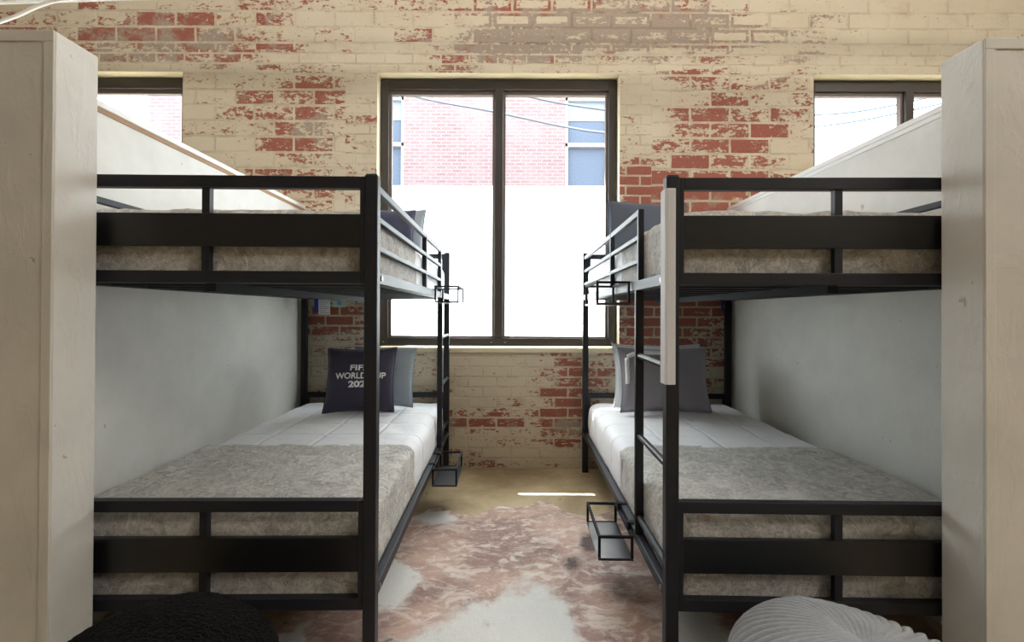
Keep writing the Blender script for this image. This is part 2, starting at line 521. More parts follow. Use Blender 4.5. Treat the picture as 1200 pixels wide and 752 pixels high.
def link(name, bm, m, parent=None, smooth=False, bevel=0.0, seg=2):
    bmesh.ops.recalc_face_normals(bm, faces=bm.faces[:])
    me = bpy.data.meshes.new(name)
    bm.to_mesh(me)
    bm.free()
    for mm in (m if isinstance(m, (list, tuple)) else [m]):
        me.materials.append(mm)
    if smooth:
        for p in me.polygons:
            p.use_smooth = True
    o = bpy.data.objects.new(name, me)
    COL.objects.link(o)
    if parent is not None:
        o.parent = parent
    if bevel:
        md = o.modifiers.new('bevel', 'BEVEL')
        md.width = bevel
        md.segments = seg
        md.limit_method = 'ANGLE'
        md.angle_limit = 0.7
    return o


def box(bm, x0, x1, y0, y1, z0, z1):
    vs_ = [bm.verts.new((x, y, z)) for x in (x0, x1) for y in (y0, y1) for z in (z0, z1)]
    for f in ((0, 1, 3, 2), (4, 6, 7, 5), (0, 4, 5, 1), (2, 3, 7, 6), (0, 2, 6, 4), (1, 5, 7, 3)):
        bm.faces.new([vs_[i] for i in f])


def boxes(*lst):
    bm = bmesh.new()
    for b in lst:
        box(bm, *b)
    return bm


def tube(bm, pts, r, n=10, cap=True):
    pts = [Vector(p) for p in pts]
    rings = []
    for i, p in enumerate(pts):
        a = pts[max(i - 1, 0)]
        b = pts[min(i + 1, len(pts) - 1)]
        d = (b - a).normalized()
        ref = Vector((0, 0, 1)) if abs(d.z) < 0.9 else Vector((1, 0, 0))
        s = d.cross(ref).normalized()
        q = s.cross(d)
        rr = r[i] if isinstance(r, (list, tuple)) else r
        rings.append([bm.verts.new(p + (s * math.cos(k * 2 * math.pi / n) + q * math.sin(k * 2 * math.pi / n)) * rr) for k in range(n)])
    for a, b in zip(rings, rings[1:]):
        for k in range(n):
            bm.faces.new((a[k], a[(k + 1) % n], b[(k + 1) % n], b[k]))
    if cap:
        bm.faces.new(rings[0][::-1])
        bm.faces.new(rings[-1])


def bar(bm, a, b, wx, wz):
    """rectangular bar between two points, wx across, wz up"""
    a, b = Vector(a), Vector(b)
    d = (b - a).normalized()
    ref = Vector((0, 0, 1)) if abs(d.z) < 0.9 else Vector((0, 1, 0))
    s = d.cross(ref).normalized() * wx / 2
    q = s.cross(d).normalized() * wz / 2
    r1 = [bm.verts.new(a + s * i + q * j) for i, j in ((1, 1), (-1, 1), (-1, -1), (1, -1))]
    r2_ = [bm.verts.new(b + s * i + q * j) for i, j in ((1, 1), (-1, 1), (-1, -1), (1, -1))]
    for k in range(4):
        bm.faces.new((r1[k], r1[(k + 1) % 4], r2_[(k + 1) % 4], r2_[k]))
    bm.faces.new(r1[::-1])
    bm.faces.new(r2_)


def props(o, label=None, cat=None, group=None, kind=None):
    for k, v_ in (('label', label), ('category', cat), ('group', group), ('kind', kind)):
        if v_:
            o[k] = v_
    return o


def empty(name, loc=(0, 0, 0), rz=0.0, label=None, cat=None, group=None, kind=None):
    o = bpy.data.objects.new(name, None)
    COL.objects.link(o)
    o.empty_display_size = 0.1
    o.location = loc
    o.rotation_euler = (0, 0, rz)
    return props(o, label, cat, group, kind)


def struct(name, bm, m, parent=None, label=None, **kw):
    o = link(name, bm, m, parent, **kw)
    o['kind'] = 'structure'
    if label:
        o['label'] = label
    return o


# ------------------------------------------------------------------ the room shell
D3 = 3.553          # inner face of the brick wall
WOUT = 3.90         # its outer face
ZC = 4.7
WINS = [(-4.115, -2.37), (-0.97, 0.775), (2.17, 3.70)]
ZS, ZT = 0.858, 2.838


def back_wall():
    bm = bmesh.new()
    xs = [-6.5] + [x for wn in WINS for x in wn] + [6.5]
    zs = [-0.1, ZS, ZT, ZC]
    for y, flip in ((D3, 0), (WOUT, 1)):
        for i in range(len(xs) - 1):
            for j in range(3):
                if j == 1 and i in (1, 3, 5):
                    continue
                q = [(xs[i], y, zs[j]), (xs[i + 1], y, zs[j]), (xs[i + 1], y, zs[j + 1]), (xs[i], y, zs[j + 1])]
                f = bm.faces.new([bm.verts.new(p) for p in q])
                f.material_index = 0
    for x0, x1 in WINS:
        for q in ([(x0, ZS), (x0, ZT)], [(x0, ZT), (x1, ZT)], [(x1, ZT), (x1, ZS)], [(x1, ZS), (x0, ZS)]):
            (a, b), (c, d) = q
            f = bm.faces.new([bm.verts.new(p) for p in ((a, D3, b), (c, D3, d), (c, WOUT, d), (a, WOUT, b))])
            f.material_index = 1
    for (a, b, c, d) in ((-6.5, -0.1, -6.5, ZC), (-6.5, ZC, 6.5, ZC), (6.5, ZC, 6.5, -0.1)):
        bm.faces.new([bm.verts.new(p) for p in ((a, D3, b), (c, D3, d), (c, WOUT, d), (a, WOUT, b))])
    bmesh.ops.remove_doubles(bm, verts=bm.verts[:], dist=1e-5)
    return struct('wall_back', bm, [M['brick'], M['cream']], label='brick back wall under peeling cream paint with three windows')


back_wall()
struct('floor', boxes((-6.5, 6.5, -4.5, D3, -0.1, 0.0)), M['floor'], label='tan polished concrete floor')
struct('ceiling', boxes((-6.5, 6.5, -4.5, WOUT, ZC, ZC + 0.1)), M['ceiling'], label='white loft ceiling')
struct('wall_far_left', boxes((-6.6, -6.5, -4.5, WOUT, -0.1, ZC)), M['roomwall'])
struct('wall_far_right', boxes((6.5, 6.6, -4.5, WOUT, -0.1, ZC)), M['roomwall'])
struct('wall_front', boxes((-6.5, 6.5, -4.6, -4.5, -0.1, ZC)), M['roomwall'])

# painted sills and lintel lips of the three openings
for i, (x0, x1) in enumerate(WINS):
    struct('trim_%d' % (i + 1), boxes((x0 + 0.002, x1 - 0.002, D3 - 0.012, D3 + 0.085, ZS - 0.03, ZS + 0.004)), M['cream'], bevel=0.005,
           label='cream painted window sill below the %s window' % ('left', 'middle', 'right')[i])

YG = 3.685


def window(idx, x0, x1, mull, label):
    g = 0.004
    x0 += g
    x1 -= g
    z0, z1 = ZS + 0.008, ZT - 0.004
    y0, y1 = YG - 0.045, YG + 0.045
    fwid = 0.058
    r = empty('window_%d' % idx, ((x0 + x1) / 2, YG, z0), 0, label, None, None, 'structure')
    ox, oy, oz = r.location
    L = lambda a, b, c, d, e, f: (a - ox, b - ox, c - oy, d - oy, e - oz, f - oz)
    fr = link('window_frame', boxes(L(x0, x0 + fwid, y0, y1, z0, z1), L(x1 - fwid, x1, y0, y1, z0, z1),
              L(x0 + fwid, x1 - fwid, y0, y1, z1 - 0.078, z1), L(x0 + fwid, x1 - fwid, y0, y1, z0, z0 + 0.06)), M['frame'], r, bevel=0.003)
    mu = link('mullion', boxes(L(mull - 0.03, mull + 0.03, y0 - 0.006, y1, z0 + 0.06, z1 - 0.078)), M['frame'], r, bevel=0.003)
    for a, b in ((x0 + fwid, mull - 0.03), (mull + 0.03, x1 - fwid)):
        t_, bt, s_ = z1 - 0.078, z0 + 0.06, 0.018
        link('glazing_bead', boxes(L(a, b, YG - 0.02, YG + 0.015, t_ - 0.03, t_), L(a, b, YG - 0.02, YG + 0.015, bt, bt + 0.014),
                                   L(a, a + s_, YG - 0.02, YG + 0.015, bt + 0.014, t_ - 0.03), L(b - s_, b, YG - 0.02, YG + 0.015, bt + 0.014, t_ - 0.03)), M['bead'], r)
        p = link('pane', boxes(L(a + s_, b - s_, YG, YG + 0.005, bt + 0.014, t_ - 0.03)), M['glass'], r)
        bm = bmesh.new()
        zf = 2.058
        bm.faces.new([bm.verts.new((x - ox, YG - 0.003 - oy, z - oz)) for x, z in ((a + s_, bt + 0.014), (b - s_, bt + 0.014), (b - s_, zf), (a + s_, zf))])
        f = link('frosted_film', bm, M['film'], p)
        f['label'] = 'white frosted film on the lower pane'
    for xx in (x0 + 0.028, x1 - 0.028, mull - 0.05, mull + 0.05):
        bm = bmesh.new()
        tube(bm, [(xx - ox, y0 - oy - 0.003, z0 + 0.03 - oz), (xx - ox, y0 - oy + 0.001, z0 + 0.03 - oz)], 0.006, 8)
        link('screw', bm, M['steel'], fr)


window(1, *WINS[0], -3.24, 'dark framed window behind the left partition')
window(2, *WINS[1], -0.0945, 'large dark framed middle window with frosted lower panes')
window(3, *WINS[2], 2.93, 'dark framed window behind the right partition')

# partitions and their front return walls
ZP = 1.862
for sgn, side, xp, xs_, yn, yf in ((-1, 'left', 1.487, 1.213, 1.31, 1.448), (1, 'right', 1.556, 1.268, 1.328, 1.461)):
    a, b = sorted((sgn * xp, sgn * (xp + 0.10)))
    struct('wall_%s' % side, boxes((a, b, yf, D3, 0, ZP - 0.012)), M['plaster'], label='low white plastered partition beside the %s bunk' % side)
    a, b = sorted((sgn * (xp - 0.008), sgn * (xp + 0.108)))
    struct('trim_%s' % side, boxes((a, b, yf, D3 - 0.001, ZP - 0.012, ZP + 0.012)), M['cap'], bevel=0.003, label='white cap along the top of the %s partition' % side)
    a, b = sorted((sgn * (xp - 0.004), sgn * (xp + 0.104)))
    struct('trim_%s_edge' % side, boxes((a, b, yf, D3 - 0.002, ZP - 0.03, ZP - 0.012)), M['rawwood' if sgn < 0 else 'cap'])
    a, b = sorted((sgn * xs_, sgn * 4.2))
    struct('wall_%s_return' % side, boxes((a, b, yn, yf, 0, ZP)), M['stub'], bevel=0.004, label='textured white end wall at the %s of the frame' % side)
    # bead round the face of the return wall
    e = 0.028
    p0, p1 = sorted((sgn * xs_, sgn * (xs_ + e)))
    q0, q1 = sorted((sgn * xs_, sgn * 4.2))
    struct('trim_%s_corner' % side, boxes((p0, p1, yn - 0.005, yn - 0.0005, 0, ZP - e * 1.1), (q0, q1, yn - 0.005, yn - 0.0005, ZP - e * 1.1, ZP)), M['stub'], bevel=0.003)

# ------------------------------------------------------------------ outside
struct('ground', boxes((-40, 40, WOUT + 0.001, 60, -0.35, -0.25)), M['asphalt'], label='pale street outside the windows')


def building():
    YB = 14.0
    r = empty('brick_building', (-2.6, YB, -0.25), 0, 'pink brick building across the street seen through the middle window', 'building')
    ox, oy, oz = r.location
    L = lambda a, b, c, d, e, f: (a - ox, b - ox, c - oy, d - oy, e - oz, f - oz)
    wins = [(-4.35, -3.07, 4.55, 7.2), (1.52, 2.80, 4.55, 7.2)]
    xs = [-10.3, -4.35, -3.07, 1.52, 2.80, 5.2]
    lst = [L(-10.3, 5.2, YB + 0.25, YB + 6, -0.25, 10.5)]
    for i in range(5):
        if i in (1, 3):
            lst += [L(xs[i], xs[i + 1], YB, YB + 0.25, -0.25, 4.55), L(xs[i], xs[i + 1], YB, YB + 0.25, 7.2, 10.5)]
        else:
            lst.append(L(xs[i], xs[i + 1], YB, YB + 0.25, -0.25, 10.5))
    link('facade', boxes(*lst), M['facade'], r)
    for x0, x1, z0, z1 in wins:
        t_ = 0.07
        zm = 5.86
        f = link('window', boxes(L(x0, x0 + t_, YB + 0.02, YB + 0.2, z0, z1), L(x1 - t_, x1, YB + 0.02, YB + 0.2, z0, z1), L(x0, x1, YB + 0.02, YB + 0.2, zm - 0.05, zm + 0.05),
                         L(x0, x1, YB + 0.02, YB + 0.2, z0, z0 + 0.08), L(x0, x1, YB + 0.02, YB + 0.2, z1 - 0.08, z1)), M['whitepaint'], r)
        link('pane', boxes(L(x0 + t_, x1 - t_, YB + 0.16, YB + 0.18, z0 + 0.08, zm - 0.05), L(x0 + t_, x1 - t_, YB + 0.16, YB + 0.18, zm + 0.05, 6.58)), M['bluepane'], f)
        link('blind', boxes(L(x0 + t_, x1 - t_, YB + 0.14, YB + 0.16, 6.58, z1 - 0.08)), M['blind'], f)
    link('cornice', boxes(L(-10.45, 5.35, YB - 0.15, YB + 6.1, 10.5, 10.8)), M['whitepaint'], r, bevel=0.03)


building()


def spline(pts, n):
    """Catmull-Rom through pts"""
    out = []
    P_ = [Vector(p) for p in pts]
    for i in range(len(P_) - 1):
        p0, p1, p2, p3 = P_[max(i - 1, 0)], P_[i], P_[i + 1], P_[min(i + 2, len(P_) - 1)]
        for k in range(n):
            u = k / n
            out.append(0.5 * ((2 * p1) + (p2 - p0) * u + (2 * p0 - 5 * p1 + 4 * p2 - p3) * u * u + (3 * p1 - p0 - 3 * p2 + p3) * u ** 3))
    out.append(P_[-1])
    return out


for nm, pts in (('lower', [(-6.0, 6.3), (-3.4, 5.5), (-1.7, 5.02), (-0.36, 4.77), (0.97, 4.49), (1.74, 4.38), (3.5, 4.25), (5.37, 4.49), (7.0, 4.76), (11, 5.7)]),
                ('upper', [(-6.0, 7.1), (-3.4, 6.2), (-0.8, 5.35), (0.55, 4.99), (1.74, 4.80), (3.5, 4.62), (5.37, 4.72), (7.0, 4.92), (11, 5.9)])):
    bm = bmesh.new()
    tube(bm, spline([(x, 9.0, z) for x, z in pts], 6), 0.021, 6)
    o = link('power_line', bm, M['cable'], smooth=True)
    props(o, '%s of the two grey power lines sagging across the street outside' % nm, 'power line', 'power lines outside')
for x, nm in ((-6.0, 'left'), (11.0, 'right')):
    bm = bmesh.new()
    tube(bm, [(x, 9.14, -0.25), (x, 9.14, 7.6)], [0.12, 0.09], 12)
    o = link('utility_pole', bm, M['bark'], smooth=False)
    props(o, 'wooden utility pole holding the %s ends of the power lines' % nm, 'pole', 'utility poles')

# ------------------------------------------------------------------ bunk beds
D1, BL, BW, H = 1.4826, 2.02, 1.032, 1.53
PW = 0.039
BEDS = {
    'left': dict(sg=-1, loc=(-0.402, D1, 0), rz=0.0157),
    'right': dict(sg=1, loc=(0.465, D1, 0), rz=-0.0194),
}


def bunk(side, label):
    B = BEDS[side]
    sg = B['sg']
    r = empty('bunk_bed', B['loc'], B['rz'], label, 'bunk bed', 'black metal bunk beds')

    def SB(*lst):
        """boxes given as s (from the aisle outward), y, z"""
        return boxes(*[tuple(sorted((sg * b[0], sg * b[1]))) + tuple(b[2:]) for b in lst])
    # posts
    for s0 in (0, BW - PW):
        for y0 in (0, BL - PW):
            p = link('post', SB((s0, s0 + PW, y0, y0 + PW, 0.012, H)), M['metal'], r, bevel=0.003)
            link('foot_cap', SB((s0 - 0.001, s0 + PW + 0.001, y0 - 0.001, y0 + PW + 0.001, 0.0, 0.014)), M['metal'], p)
            link('top_cap', SB((s0 + 0.003, s0 + PW - 0.003, y0 + 0.003, y0 + PW - 0.003, H, H + 0.004)), M['metal'], p, bevel=0.002)
    # end panels
    for y0 in (0.004, BL - PW + 0.004):
        y1 = y0 + 0.03
        for (t1, t0, b1, b0, r1, r0) in ((1.526, 1.490, 1.413, 1.314, 1.240, 1.204), (0.553, 0.519, 0.440, 0.338, 0.261, 0.226)):
            s0, s1 = PW, BW - PW
            e = link('end_frame', SB((s0, s0 + 0.015, y0, y1, r0, t1), (s1 - 0.015, s1, y0, y1, r0, t1),
                                     (s0 + 0.015, s1 - 0.015, y0, y1, t0, t1), (s0 + 0.015, s1 - 0.015, y0, y1, r0, r1)), M['metal'], r, bevel=0.002)
            link('end_board', SB((s0 + 0.015, s1 - 0.015, y0 + 0.004, y1 - 0.006, b0, b1)), M['board'], r, bevel=0.002)
            c = BW / 2
            for za, zb in ((b1, t0), (r1, b0)):
                link('spindle', SB((c - 0.0115, c + 0.0115, y0 + 0.006, y1 - 0.004, za, zb)), M['metal'], r)
    # side rails (angle iron: upright leg and inner ledge)
    for (z1, z0) in ((1.240, 1.204), (0.287, 0.251)):
        for s0, s1, l0, l1 in ((0.002, 0.030, 0.030, 0.05), (BW - 0.030, BW - 0.002, BW - 0.05, BW - 0.030)):
            sr = link('side_rail', SB((s0, s1, PW, BL - PW, z0, z1), (l0, l1, PW, BL - PW, z0, z0 + 0.004)), M['metal'], r, bevel=0.002)
            for yy in (PW + 0.02, BL - PW - 0.02):
                bm = bmesh.new()
                e_ = s0 if s0 < 0.5 else s1
                o_ = -0.004 if s0 < 0.5 else 0.004
                tube(bm, [(sg * e_, yy, (z0 + z1) / 2), (sg * (e_ + o_), yy, (z0 + z1) / 2)], 0.008, 10)
                link('bolt', bm, M['steel'], sr)
    # slat decks
    for zt in (1.214, 0.262):
        n = 11
        for k in range(n):
            y = 0.10 + k * (BL - 0.28) / (n - 1)
            link('bed_slat', SB((0.031, BW - 0.031, y, y + 0.085, zt - 0.006, zt + 0.012)), M['slat'], r, bevel=0.003)
        link('centre_beam', SB((BW / 2 - 0.015, BW / 2 + 0.015, PW, BL - PW, zt - 0.034, zt - 0.006)), M['slat'], r)
    # guard rails of the upper bunk
    lad = (0.388, PW) if side == 'right' else (1.572 - 0.0, BL - PW)   # where the ladder opening is
    gy = (lad[0], BL - PW) if side == 'right' else (PW, lad[0])
    uy = (lad[0], lad[0] + 0.58) if side == 'right' else (lad[0], lad[0] - 0.58)
    zz = ((1.510, 1.487), (1.414, 1.396), (1.324, 1.307))
    for z1, z0 in zz:
        link('guard_rail', SB((0.006, 0.026, gy[0], gy[1], z0, z1)), M['metal'], r, bevel=0.003)
        link('guard_rail', SB((BW - 0.026, BW - 0.006, PW, BL - PW, z0, z1)), M['metal'], r, bevel=0.003)
    for u in uy:
        link('guard_upright', SB((0.005, 0.027, u - 0.010, u + 0.010, 1.240, 1.510)), M['metal'], r, bevel=0.002)
    for u in (0.6, 1.4):
        link('guard_upright', SB((BW - 0.027, BW - 0.005, u - 0.010, u + 0.010, 1.240, 1.510)), M['metal'], r, bevel=0.002)
    # ladder
    u = lad[0]
    ld = link('ladder', SB((-0.004, 0.027, u - 0.011, u + 0.011, 0.287, 1.204)), M['metal'], r, bevel=0.003)
    y_a, y_b = sorted((u, lad[1]))
    for z in (0.352, 0.656, 0.957):
        bm = bmesh.new()
        tube(bm, [(sg * 0.012, y_a, z), (sg * 0.012, y_b, z)], 0.0115, 12)
        link('rung', bm, M['metal'], ld, smooth=False)
    if side == 'right':
        g = link('corner_guard', SB((-0.006, 0.0, -0.006, PW + 0.004, 0.905, 1.492), (0.0, 0.026, -0.006, 0.0, 0.905, 1.492)), M['guard'], r, bevel=0.002)
        g['label'] = 'light grey foam strip on the corner of the post'
    return r


bunk('left', 'black metal bunk bed on the left, ladder at its window end')
bunk('right', 'black metal bunk bed on the right, pale foam strip on its near post')


# ------------------------------------------------------------------ bedding
def rbox(x0, x1, y0, y1, z0, z1, rad, step=0.022):
    """rounded box of fine quads"""
    bm = bmesh.new()
    nx, ny, nz = [max(2, round(d / step)) for d in (x1 - x0, y1 - y0, z1 - z0)]
    cache = {}

    def vert(i, j, k):
        key = (i, j, k)
        if key not in cache:
            p = Vector((x0 + (x1 - x0) * i / nx, y0 + (y1 - y0) * j / ny, z0 + (z1 - z0) * k / nz))
            q = Vector((min(max(p.x, x0 + rad), x1 - rad), min(max(p.y, y0 + rad), y1 - rad), min(max(p.z, z0 + rad), z1 - rad)))
            d = p - q
            if d.length > 1e-9:
                p = q + d.normalized() * rad
            cache[key] = bm.verts.new(p)
        return cache[key]
    for i in range(nx):
        for j in range(ny):
            for k in (0, nz):
                bm.faces.new((vert(i, j, k), vert(i + 1, j, k), vert(i + 1, j + 1, k), vert(i, j + 1, k)))
    for i in range(nx):
        for k in range(nz):
            for j in (0, ny):
                bm.faces.new((vert(i, j, k), vert(i + 1, j, k), vert(i + 1, j, k + 1), vert(i, j, k + 1)))
    for j in range(ny):
        for k in range(nz):
            for i in (0, nx):
                bm.faces.new((vert(i, j, k), vert(i, j + 1, k), vert(i, j + 1, k + 1), vert(i, j, k + 1)))
    bmesh.ops.recalc_face_normals(bm, faces=bm.faces[:])
    return bm


def wrinkle(bm, amp, freq, seed, stretch=(1, 1, 1)):
    bm.normal_update()
    for v in bm.verts:
        p = Vector((v.co.x * stretch[0], v.co.y * stretch[1], v.co.z * stretch[2])) * freq + Vector((seed, seed * 1.7, 0))
        n = noise.noise(p) + 0.5 * noise.noise(p * 2.3) + 0.25 * noise.noise(p * 5.1)
        v.co += v.normal * amp * n


def place(o, side):
    o.location = BEDS[side]['loc']
    o.rotation_euler = (0, 0, BEDS[side]['rz'])
    return o


def bedding(side, level, labels, seed):
    sg = BEDS[side]['sg']
    z0, z1 = (1.227, 1.424) if level == 'upper' else (0.275, 0.488)
    s0, s1 = 0.034, BW - 0.034
    ya, yb = 0.046, BL - 0.046
    X = lambda a, b: sorted((sg * a, sg * b))
    # mattress
    x0, x1 = X(s0 + 0.012, s1 - 0.012)
    bm = rbox(x0, x1, ya + 0.012, yb - 0.012, z0, z1 - 0.012, 0.05, 0.04)
    o = place(link('mattress', bm, M['mattress'], smooth=True), side)
    props(o, labels[0], 'mattress', 'bunk mattresses')
    # white bedspread: covers the head half
    bulge = 0.012

    def cover(name, y_lo, y_hi, open_lo, open_hi, zlow, th, mat, amp, freq, lab, cat, grp, sd, wavy):
        x0_, x1_ = X(s0, s1)
        bm_ = rbox(x0_ - th, x1_ + th, ya - th * 0.5, yb + th * 0.5, z0 - 0.11, z1 + th + 0.004, 0.055)
        dele = []
        for f in bm_.faces:
            c = f.calc_center_median()
            e1 = y_hi + wavy * noise.noise(Vector((c.x * 3.1, c.z * 4, sd)))
            zl = zlow + 0.012 * abs(noise.noise(Vector((c.x * 6, c.y * 6, sd + 4))))
            if c.y < ya + 0.02:
                zl -= 0.045 if level == 'lower' else 0.012
            if (c.z < zl and c.z < z1 - 0.06) or c.y < y_lo or c.y > e1:
                dele.append(f)
        bmesh.ops.delete(bm_, geom=dele, context='FACES')
        wrinkle(bm_, amp, freq, sd)
        for v in bm_.verts:
            if v.co.y > 0.075:
                v.co.z = max(v.co.z, z0 + 0.001)
            v.co.y = max(v.co.y, 0.041)
        # soft sag of the side on the aisle
        for v in bm_.verts:
            t_ = max(0.0, min(1.0, (z1 - v.co.z) / 0.2))
            if abs(v.co.x) < 0.2:
                v.co.x += -sg * 0.010 * math.sin(t_ * math.pi) * (0.6 + 0.6 * noise.noise(Vector((v.co.y * 7, sd, 0))))
                if abs(v.co.x) < 0.031 and v.co.z < (1.245 if level == 'upper' else 0.292):
                    v.co.x = sg * 0.033
                if sg * v.co.x < 0.029:
                    v.co.x = sg * 0.029
        o_ = place(link(name, bm_, mat, smooth=True), side)
        sl = o_.modifiers.new('cloth', 'SOLIDIFY')
        sl.thickness = 0.006
        sl.offset = -1
        props(o_, lab, cat, grp)
        return o_
    zl = z0 + 0.004
    cover('bedspread', 0.765, 9, False, True, zl, 0.0, M['duvet'], 0.006, 6, labels[1], 'bedspread', 'white bedspreads', seed, 0)
    cover('throw_blanket', -9, 0.815, True, False, zl, 0.012, M['velvet'], 0.008, 8, labels[2], 'blanket', 'grey velvet throws', seed + 9, 0.05)


for side in ('left', 'right'):
    for level in ('upper', 'lower'):
        w_ = '%s berth of the %s bunk' % (level, side)
        bedding(side, level, ('white mattress on the ' + w_, 'white quilted bedspread on the ' + w_,
                              'grey crushed velvet throw over the foot of the ' + w_), {'left': 1.3, 'right': 5.9}[side] + (20 if level == 'upper' else 0))


# ------------------------------------------------------------------ pillows
def pillow_fn(w_, h_, t_):
    def thick(u, v):
        a = max(0.0, 1 - u * u) ** 0.55 * max(0.0, 1 - v * v) ** 0.55
        return t_ / 2 * a

    def pos(u, v, s):
        pin = 0.075
        x = u * w_ / 2 * (1 - pin * (1 - v * v) * abs(u) ** 3)
        z = v * h_ / 2 * (1 - pin * (1 - u * u) * abs(v) ** 3)
        wr = 0.008 * noise.noise(Vector((u * 2.4, v * 2.4, s * 3 + w_ * 9))) * (1 - u * u) * (1 - v * v)
        return Vector((x, -s * (thick(u, v) + wr), z))
    return pos


def pillow(name, w_, h_, t_, mat, loc, rx, ry, rz, label, cat='pillow', group=None, parts=None):
    pos = pillow_fn(w_, h_, t_)
    bm = bmesh.new()
    n = 26
    for s in (1, -1):
        g = [[bm.verts.new(pos(-1 + 2 * i / n, -1 + 2 * j / n, s)) for j in range(n + 1)] for i in range(n + 1)]
        for i in range(n):
            for j in range(n):
                bm.faces.new((g[i][j], g[i + 1][j], g[i + 1][j + 1], g[i][j + 1]))
    bmesh.ops.remove_doubles(bm, verts=bm.verts[:], dist=1e-4)
    o = link(name, bm, mat, smooth=True)
    o.rotation_mode = 'XYZ'
    o.rotation_euler = (rx, ry, rz)
    o.location = loc
    props(o, label, cat, group)
    # seam piping round the edge
    bm = bmesh.new()
    ring = []
    for k in range(n):
        ring.append(pos(-1 + 2 * k / n, -1, 1))
    for k in range(n):
        ring.append(pos(1, -1 + 2 * k / n, 1))
    for k in range(n):
        ring.append(pos(1 - 2 * k / n, 1, 1))
    for k in range(n + 1):
        ring.append(pos(-1, 1 - 2 * k / n, 1))
    tube(bm, ring, 0.0035, 6)
    link('seam', bm, mat, o, smooth=True)
    return o, pos


def lettering(parent, pos, w_, h_, text, cx, cz, width, height, weight=0.0):
    cu = bpy.data.curves.new('txt', 'FONT')
    cu.body = text
    cu.align_x = 'CENTER'
    cu.size = 1.0
    cu.extrude = 0.0
    cu.offset = weight
    tmp = bpy.data.objects.new('txt', cu)
    COL.objects.link(tmp)
    dg = bpy.context.evaluated_depsgraph_get()
    me = bpy.data.meshes.new_from_object(tmp.evaluated_get(dg))
    bpy.data.objects.remove(tmp)
    bm = bmesh.new()
    bm.from_mesh(me)
    bpy.data.meshes.remove(me)
    xs = [v.co.x for v in bm.verts]
    ys = [v.co.y for v in bm.verts]
    mx, Mx, my, My = min(xs), max(xs), min(ys), max(ys)
    bmesh.ops.subdivide_edges(bm, edges=bm.edges[:], cuts=2)
    bmesh.ops.triangulate(bm, faces=bm.faces[:])
    for v in bm.verts:
        x = cx + ((v.co.x - mx) / (Mx - mx) - 0.5) * width
        z = cz + ((v.co.y - my) / (My - my) - 0.5) * height
        p = pos(x / (w_ / 2), z / (h_ / 2), 1)
        v.co = (x, p.y - 0.0025, z)
    o = link('lettering', bm, M['white'], parent)
    sl = o.modifiers.new('t', 'SOLIDIFY')
    sl.thickness = 0.0015
    return o


def lean(side, sx, y, z, h_, tilt):
    """centre of a pillow whose bottom edge rests at y, z and whose top leans back by tilt"""
    return (sx, y + math.sin(tilt) * h_ / 2, z + math.cos(tilt) * h_ / 2)


ZL, ZU = 0.508, 1.440
pw, ph = 0.43, 0.40
o, f = pillow('cushion', pw, ph, 0.13, M['navy'], lean('l', -0.925, 2.99, ZL, ph, 0.30), -0.30, math.radians(-1.0), 0.03,
              'navy cushion with white lettering on the lower left bed', 'cushion')
lettering(o, f, pw, ph, 'FIFA', 0.013, 0.064, 0.125, 0.036, 0.022)
lettering(o, f, pw, ph, 'WORLD CUP', 0.013, 0.015, 0.30, 0.038, 0.022)
lettering(o, f, pw, ph, '2026', 0.013, -0.036, 0.135, 0.040, 0.04)
pillow('bed_pillow', 0.40, 0.38, 0.13, M['lightgrey'], lean('l', -0.82, 3.16, ZL, 0.39, 0.20), -0.20, 0.02, 0.0,
       'grey blue pillow behind the navy cushion on the lower left bed', 'pillow', 'bed pillows')
# right lower
pillow('bed_pillow', 0.58, 0.41, 0.13, M['paleblue'], lean('r', 0.955, 3.20, ZL, 0.41, 0.18), -0.18, 0.0, 0.0,
       'pale grey pillow at the back of the lower right bed', 'pillow', 'bed pillows')
fp, ff = pillow('bed_pillow', 0.56, 0.40, 0.14, M['slate'], lean('r', 0.95, 3.03, ZL, 0.40, 0.24), -0.24, 0.0, 0.0,
                'slate grey pillow in front on the lower right bed', 'pillow', 'bed pillows')
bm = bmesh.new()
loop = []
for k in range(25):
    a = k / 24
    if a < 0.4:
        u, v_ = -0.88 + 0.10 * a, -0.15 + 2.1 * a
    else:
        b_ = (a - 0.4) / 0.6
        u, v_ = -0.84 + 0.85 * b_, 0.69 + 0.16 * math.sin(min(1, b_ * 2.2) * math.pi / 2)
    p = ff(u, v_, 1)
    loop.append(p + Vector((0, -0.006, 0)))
tube(bm, loop, 0.014, 10)  # shaped highlight: stands in for the window-lit edge of the pillow
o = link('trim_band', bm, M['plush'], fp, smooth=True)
o['label'] = 'white tube standing in for window light on the pillow edge'
# uppers
pillow('bed_pillow', 0.38, 0.36, 0.13, M['lightgrey'], lean('l', -0.755, 3.20, ZU, 0.36, 0.2), -0.2, 0.0, 0.0,
       'grey blue pillow at the head of the upper left bed', 'pillow', 'bed pillows')
pillow('cushion', 0.28, 0.30, 0.12, M['navy_print'], lean('l', -0.745, 3.04, ZU, 0.36, 0.25), -0.25, 0.0, 0.04,
       'navy patterned cushion on the upper left bed', 'cushion')
pillow('bed_pillow', 0.52, 0.40, 0.14, M['slateblue'], lean('r', 0.86, 3.12, ZU, 0.40, 0.2), -0.2, 0.045, 0.0,
       'dark slate pillow at the head of the upper right bed', 'pillow', 'bed pillows')


